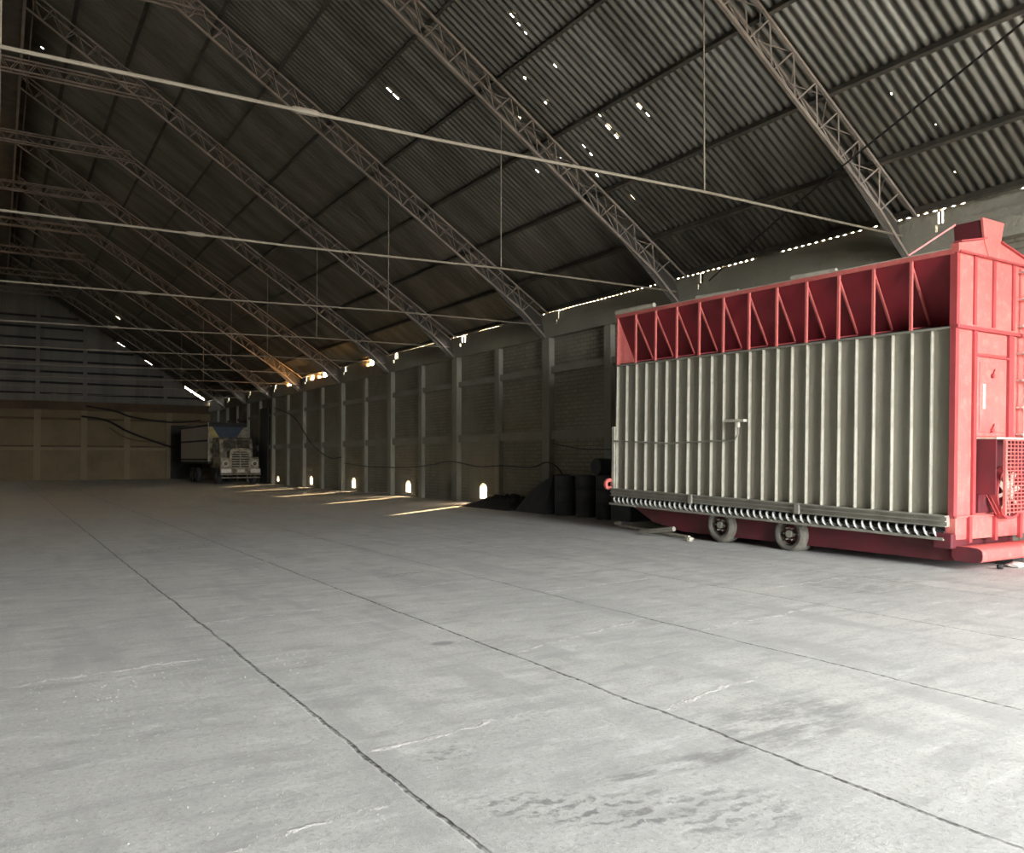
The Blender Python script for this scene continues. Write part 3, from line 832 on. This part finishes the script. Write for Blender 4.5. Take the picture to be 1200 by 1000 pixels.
lump('rag', 12.35, 6.38, .05, M['dark'], 'small dark clod under the tow beam end', 'clod', .8, 6)
# crumbs of concrete and grain scattered on the floor (uncountable)
cm = MB(); rnd = random.Random(3)
for i in range(2600):
    x = rnd.uniform(-.3, 12) ; y = rnd.uniform(2.2, 16)
    if rnd.random() < .5: x = 0.2 + abs(rnd.gauss(0, 2.2)); y = rnd.uniform(2.3, 7)
    r = rnd.uniform(.0018, .0045) * (1.4 if y > 6 else 1)
    a = rnd.uniform(0, PI)
    p = [(x + r * math.cos(a + q * PI / 2), y + r * math.sin(a + q * PI / 2), 0.0) for q in range(4)]
    cm.add(p + [(x, y, r * .9)], [(0, 1, 4), (1, 2, 4), (2, 3, 4), (3, 0, 4)])
tag(cm.build('concrete_crumbs', M['white']), 'pale crumbs of concrete and grain scattered over the near floor', 'crumbs', kind='stuff')

# ------------------------------------------------------------------ dark drums and clutter behind the dryer
def drum(x, y, r, h, lab):
    t = thing('steel_drum', (x, y, 0), lab, 'drum', 'dark drums behind the dryer')
    prof = [(0, 0), (0, r), (h * .33 - .02, r), (h * .33, r + .015), (h * .33 + .02, r), (h * .66 - .02, r), (h * .66, r + .015), (h * .66 + .02, r), (h - .02, r), (h, r + .01), (h, r - .02), (h - .02, r - .03), (h - .02, 0)]
    MB().lathe(prof, (0, 0, 0), 'z', 28).build('barrel', M['drum'], t, smooth=True)
    MB().disc((r * .5, 0, h - .01), .035, 'z', .03, 10).build('bung', M['dark'], t)
drum(13.75, 19.1, .29, 1.12, 'dark steel drum standing leftmost of the three behind the dryer')
drum(13.85, 18.2, .29, 1.14, 'dark steel drum standing in the middle of the three behind the dryer')
drum(13.75, 17.2, .29, 1.16, 'dark steel drum standing closest to the dryer, rightmost of three')
tag(MB().hexa([(13.4, 19.6, 0), (14.3, 19.6, 0), (14.3, 21.4, 0), (13.5, 21.4, 0), (13.7, 19.6, 1.15), (14.3, 19.6, 1.15), (14.3, 20.9, .62), (13.75, 20.9, .62)]).build('feed_bin', M['drum'], bevel=.02), 'dark low bin with a sloping top left of the drums', 'bin')
tag(MB().box(13.55, 14.25, 16.0, 16.8, 0, 1.75).build('motor_cabinet', M['drum'], bevel=.04), 'black cabinet standing close behind the far end of the dryer', 'cabinet')
tag(MB().lathe([(-.25, 0), (-.25, .22), (.25, .22), (.25, 0)], (13.75, 17.35, 1.39), 'x', 20).build('electric_motor', M['drum'], smooth=True), 'round black motor lying on top of the rightmost drum', 'motor')
def tyre_flat(x, y, z, r, lab, rot=0):
    tag(MB().lathe([(-.1, r * .6), (-.12, r * .8), (-.07, r), (.07, r), (.12, r * .8), (.1, r * .6)], (x, y, z), 'z', 28).build('spare_tyre', M['tyre_black'], smooth=True), lab, 'tyre')
def heap(x0, x1, y0, y1, h, m, lab):
    mb = MB(); nx, ny = 12, 26; rnd = random.Random(11); vs = []
    for i in range(nx + 1):
        for j in range(ny + 1):
            u, v = i / nx, j / ny
            z = h * (u ** 1.2) * min(1, (1 - abs(2 * v - 1)) * 2.4) * rnd.uniform(.75, 1.1)
            vs.append((x0 + (x1 - x0) * u + rnd.uniform(-.03, .03) * (0 < i < nx), y0 + (y1 - y0) * v, max(.0, z) + .003))
    fs = [(i * (ny + 1) + j, (i + 1) * (ny + 1) + j, (i + 1) * (ny + 1) + j + 1, i * (ny + 1) + j + 1) for i in range(nx) for j in range(ny)]
    base_ = len(vs)
    mb.add(vs, fs)
    mb.box(x0 + .05, x1, y0 + .1, y1 - .1, .0, .01)
    tag(mb.build('grain_waste_heap', m), lab, 'heap', kind='stuff')
heap(13.3, 14.74, 21.5, 25.3, .40, M['dark'], 'dark heap of soot and grain waste at the foot of the wall')

# ------------------------------------------------------------------ cables
def cable(pts, r, m, lab, name='cable'):
    P_ = [Vector(p) for p in pts]; out = []
    for i in range(len(P_) - 1):
        p0 = P_[max(i - 1, 0)]; p1 = P_[i]; p2 = P_[i + 1]; p3 = P_[min(i + 2, len(P_) - 1)]
        for q in range(8):
            t_ = q / 8
            out.append(.5 * ((2 * p1) + (-p0 + p2) * t_ + (2 * p0 - 5 * p1 + 4 * p2 - p3) * t_ ** 2 + (-p0 + 3 * p1 - 3 * p2 + p3) * t_ ** 3))
    out.append(P_[-1])
    tag(MB().tube(out, r, 6).build(name, m, smooth=True), lab, 'cable')
def pw(px, py, X):
    u = (px - 600) / F_PX; d = X / (.531 + .847 * u); return (X, (.847 - .531 * u) * d, 1.6 + (538 - py) * d / F_PX)
def pb(px, py, Y):
    u = (px - 600) / F_PX; d = Y / (.847 - .531 * u); return ((.531 + .847 * u) * d, Y, 1.6 + (538 - py) * d / F_PX)
cable([pw(x, y, 14.76) for x, y in ((404, 543), (432, 547), (470, 548), (500, 546), (528, 541), (560, 547), (588, 546), (622, 548), (640, 542), (652, 547), (660, 558))], .022, M['cable'], 'thick black cable looping along the lower side wall')
cable([pw(x, y, 14.74) for x, y in ((322, 478), (345, 490), (365, 520), (385, 536), (400, 536))], .03, M['cable'], 'black cable drooping down the far part of the side wall')
cable([pw(x, y, 14.79) for x, y in ((648, 520), (680, 526), (716, 527))], .014, M['cable'], 'thin black cable on the wall just left of the dryer')
cable([pb(x, y, 70.47) for x, y in ((100, 476), (135, 482), (155, 489), (200, 495), (235, 493))], .07, M['cable'], 'upper dark cable sagging across the far end wall')
cable([pb(x, y, 70.52) for x, y in ((95, 488), (125, 493), (150, 506), (185, 519), (210, 527))], .08, M['cable'], 'lower dark cable sagging across the far end wall')
cable([pb(x, y, 70.58) for x, y in ((128, 501), (145, 512), (165, 517), (195, 518))], .05, M['back_dark'], 'short brown cable branching below the others on the far end wall')
# cable from the eave up across the near roof
cable([(14.7, 14.4, 5.95), (13.4, 11.3, 6.42), (12.0, 8.2, 6.72), (10.0, 4.9, 6.62), (8.0, 1.6, 6.6), (5.0, -3.3, 6.5), (2.6, -7.4, 6.5)], .016, M['cable'], 'long thin black cable hanging below the roof at the top right')

# ------------------------------------------------------------------ truck
T = thing('lorry', (13.15, 54.0, 0), 'old dusty lorry with wooden cargo body parked at the far end', 'truck', rot=(0, 0, math.radians(2)))
cabp = [(.35, 1.2), (.35, 2.25), (.55, 2.85), (.75, 2.98), (2.1, 2.98), (2.2, 2.8), (2.2, 1.0), (.9, .95)]
MB().prism(cabp, 'x', -1.05, 1.05).build('cab', M['truck'], T, bevel=.06)
MB().hexa([(-.85, .33, 2.27), (.85, .33, 2.27), (.85, .36, 2.27), (-.85, .36, 2.27), (-.78, .50, 2.80), (.78, .50, 2.80), (.78, .54, 2.80), (-.78, .54, 2.80)]).build('windscreen', M['glass'], T)
MB().bar((0, .32, 2.27), (0, .50, 2.80), .05, .04).build('windscreen_pillar', M['truck'], T)
# bonnet with arched nose
def arch(w_, h0, h1, n=10): 
    return [(-w_, h0)] + [(w_ * math.cos(PI - PI * i / n) if abs(math.cos(PI * i / n)) < .98 else w_ * math.cos(PI - PI * i / n), h1 - .35 + .35 * math.sin(PI * i / n) ** .6) for i in range(n + 1)] + [(w_, h0)]
MB().prism(arch(.62, .95, 2.22), 'y', -.45, .9).build('bonnet', M['truck'], T, smooth=True)
sur = MB(); A = arch(.68, .9, 2.30); B = arch(.53, .9, 2.12)
n = len(A)
sur.add([(u, -.56, v) for u, v in A] + [(u, -.56, v) for u, v in B] + [(u, -.44, v) for u, v in A] + [(u, -.44, v) for u, v in B],
        [(i, i + 1, n + i + 1, n + i) for i in range(n - 1)] + [(2 * n + i, 3 * n + i, 3 * n + i + 1, 2 * n + i + 1) for i in range(n - 1)] + [(i, 2 * n + i, 2 * n + i + 1, i + 1) for i in range(n - 1)] + [(n + i, n + i + 1, 3 * n + i + 1, 3 * n + i) for i in range(n - 1)])
sur.build('grille_surround', M['truck_pale'], T)
gr = MB()
for i in range(7): gr.box(-.53, .53, -.53, -.46, 1.0 + i * .155, 1.07 + i * .155)
gr.box(-.03, .03, -.54, -.46, 1.0, 2.05)
gr.build('grille', M['truck_pale'], T)
MB().box(-.53, .53, -.47, -.45, .95, 2.05).build('grille_back', M['truck_dark'], T)
for s_ in (-1, 1):
    x0, x1 = (-1.2, -.62) if s_ < 0 else (.62, 1.2)
    fd = MB().prism([(-.5, .85), (-.5, 1.55), (-.35, 1.72), (1.25, 1.72), (1.3, 1.2), (1.05, 1.25), (.55, 1.35), (.05, 1.25), (-.2, .85)], 'x', x0, x1).build('fender', M['truck_pale'], T, bevel=.05)
    c = (x0 + x1) / 2
    MB().lathe([(-.10, 0), (-.10, .08), (-.08, .12), (.02, .14), (.02, 0)], (c, -.50, 1.30), 'y', 20).build('headlight', M['glass'], T, smooth=True)
    MB().lathe([(-.05, .13), (-.05, .17), (.03, .17), (.03, .13)], (c, -.50, 1.30), 'y', 20).build('headlight_ring', M['white'], T, smooth=True)
    MB().box(c - .3, c + .3, -.70, -.66, .72, .97).build('bumper_plate', M['white'], T)
    MB().tube([(s_ * 1.12, .3, 2.0), (s_ * 1.3, .15, 2.1), (s_ * 1.3, .15, 2.5)], .02, 6).box(s_ * 1.3 - .08, s_ * 1.3 + .08, .12, .16, 2.15, 2.5).build('side_mirror', M['truck_dark'], T)
MB().box(-1.25, 1.25, -.66, -.52, .68, 1.0).build('bumper', M['truck'], T, bevel=.03)
MB().box(-.22, .22, -.69, -.66, .76, .93).build('number_plate', M['pale'], T)
MB().tube([(-1.25, -.72, .62), (1.25, -.72, .62)], .035, 8).tube([(-1.2, -.70, .42), (1.2, -.70, .42)], .035, 8).build('crash_bar', M['truck_pale'], T)
for x in (-.5, .5):
    MB().box(x - .06, x + .06, -.5, 10.0, .72, .95).build('chassis_rail', M['truck_dark'], T)
# cargo body
for s_ in (-1, 1):
    cs = MB(); x = s_ * 1.24; i = 0; y = 2.5
    while y < 10.2:
        cs.box(x - .02, x + .02, y, y + .30, 1.42, 3.9); y += .325
    side = cs.build('cargo_side', M['stave'], T)
    for z in (2.75, 3.75, 1.5):
        MB().box(x + s_ * .02 - .03, x + s_ * .02 + .03, 2.4, 10.2, z, z + .12).build('side_rail', M['truck_dark'], side)
    MB().box(x - .05, x + .05, 2.36, 2.48, 1.42, 4.0).build('corner_stake', M['truck_pale'], T)
MB().box(-1.24, 1.24, 2.4, 10.2, 1.28, 1.42).build('cargo_floor', M['truck_dark'], T)
MB().box(-1.24, 1.24, 10.15, 10.2, 1.42, 3.9).build('tailboard', M['stave'], T)
hb = MB().box(-1.24, 1.24, 2.38, 2.42, 1.42, 3.95).build('headboard', M['truck'], T)
MB().prism([(-1.0, 3.72), (1.0, 3.72), (.55, 3.02), (-.55, 3.02)], 'y', 2.33, 2.375).build('blue_panel', M['blue'], hb)
MB().prism([(-1.2, 3.72), (-1.02, 3.72), (-.57, 3.02), (-1.2, 3.02)], 'y', 2.34, 2.375).build('yellow_panel', M['yellow'], hb)
MB().prism([(1.2, 3.72), (1.02, 3.72), (.57, 3.02), (1.2, 3.02)], 'y', 2.34, 2.375).build('white_panel', M['truck_pale'], hb)
MB().box(-1.24, 1.24, 2.3, 2.4, 3.72, 4.0).build('headboard_rail', M['truck_dark'], hb)
def twheel(x, y):
    r = .50; h = .14
    w_ = MB().lathe([(-h, r * .55), (-h - .01, r * .8), (-h + .04, r), (h - .04, r), (h + .01, r * .8), (h, r * .55)], (x, y, r), 'x', 28).build('wheel', M['tyre_black'], T, smooth=True)
    MB().lathe([(-.1, r * .56), (-.06, r * .2), (-.12, r * .18), (-.12, 0), (.1, 0), (.1, r * .56)], (x, y, r), 'x', 20).build('rim', M['truck'], w_, smooth=True)
for y in (.55, 5.9, 7.2):
    for s_ in (-1, 1): twheel(s_ * 1.08, y)
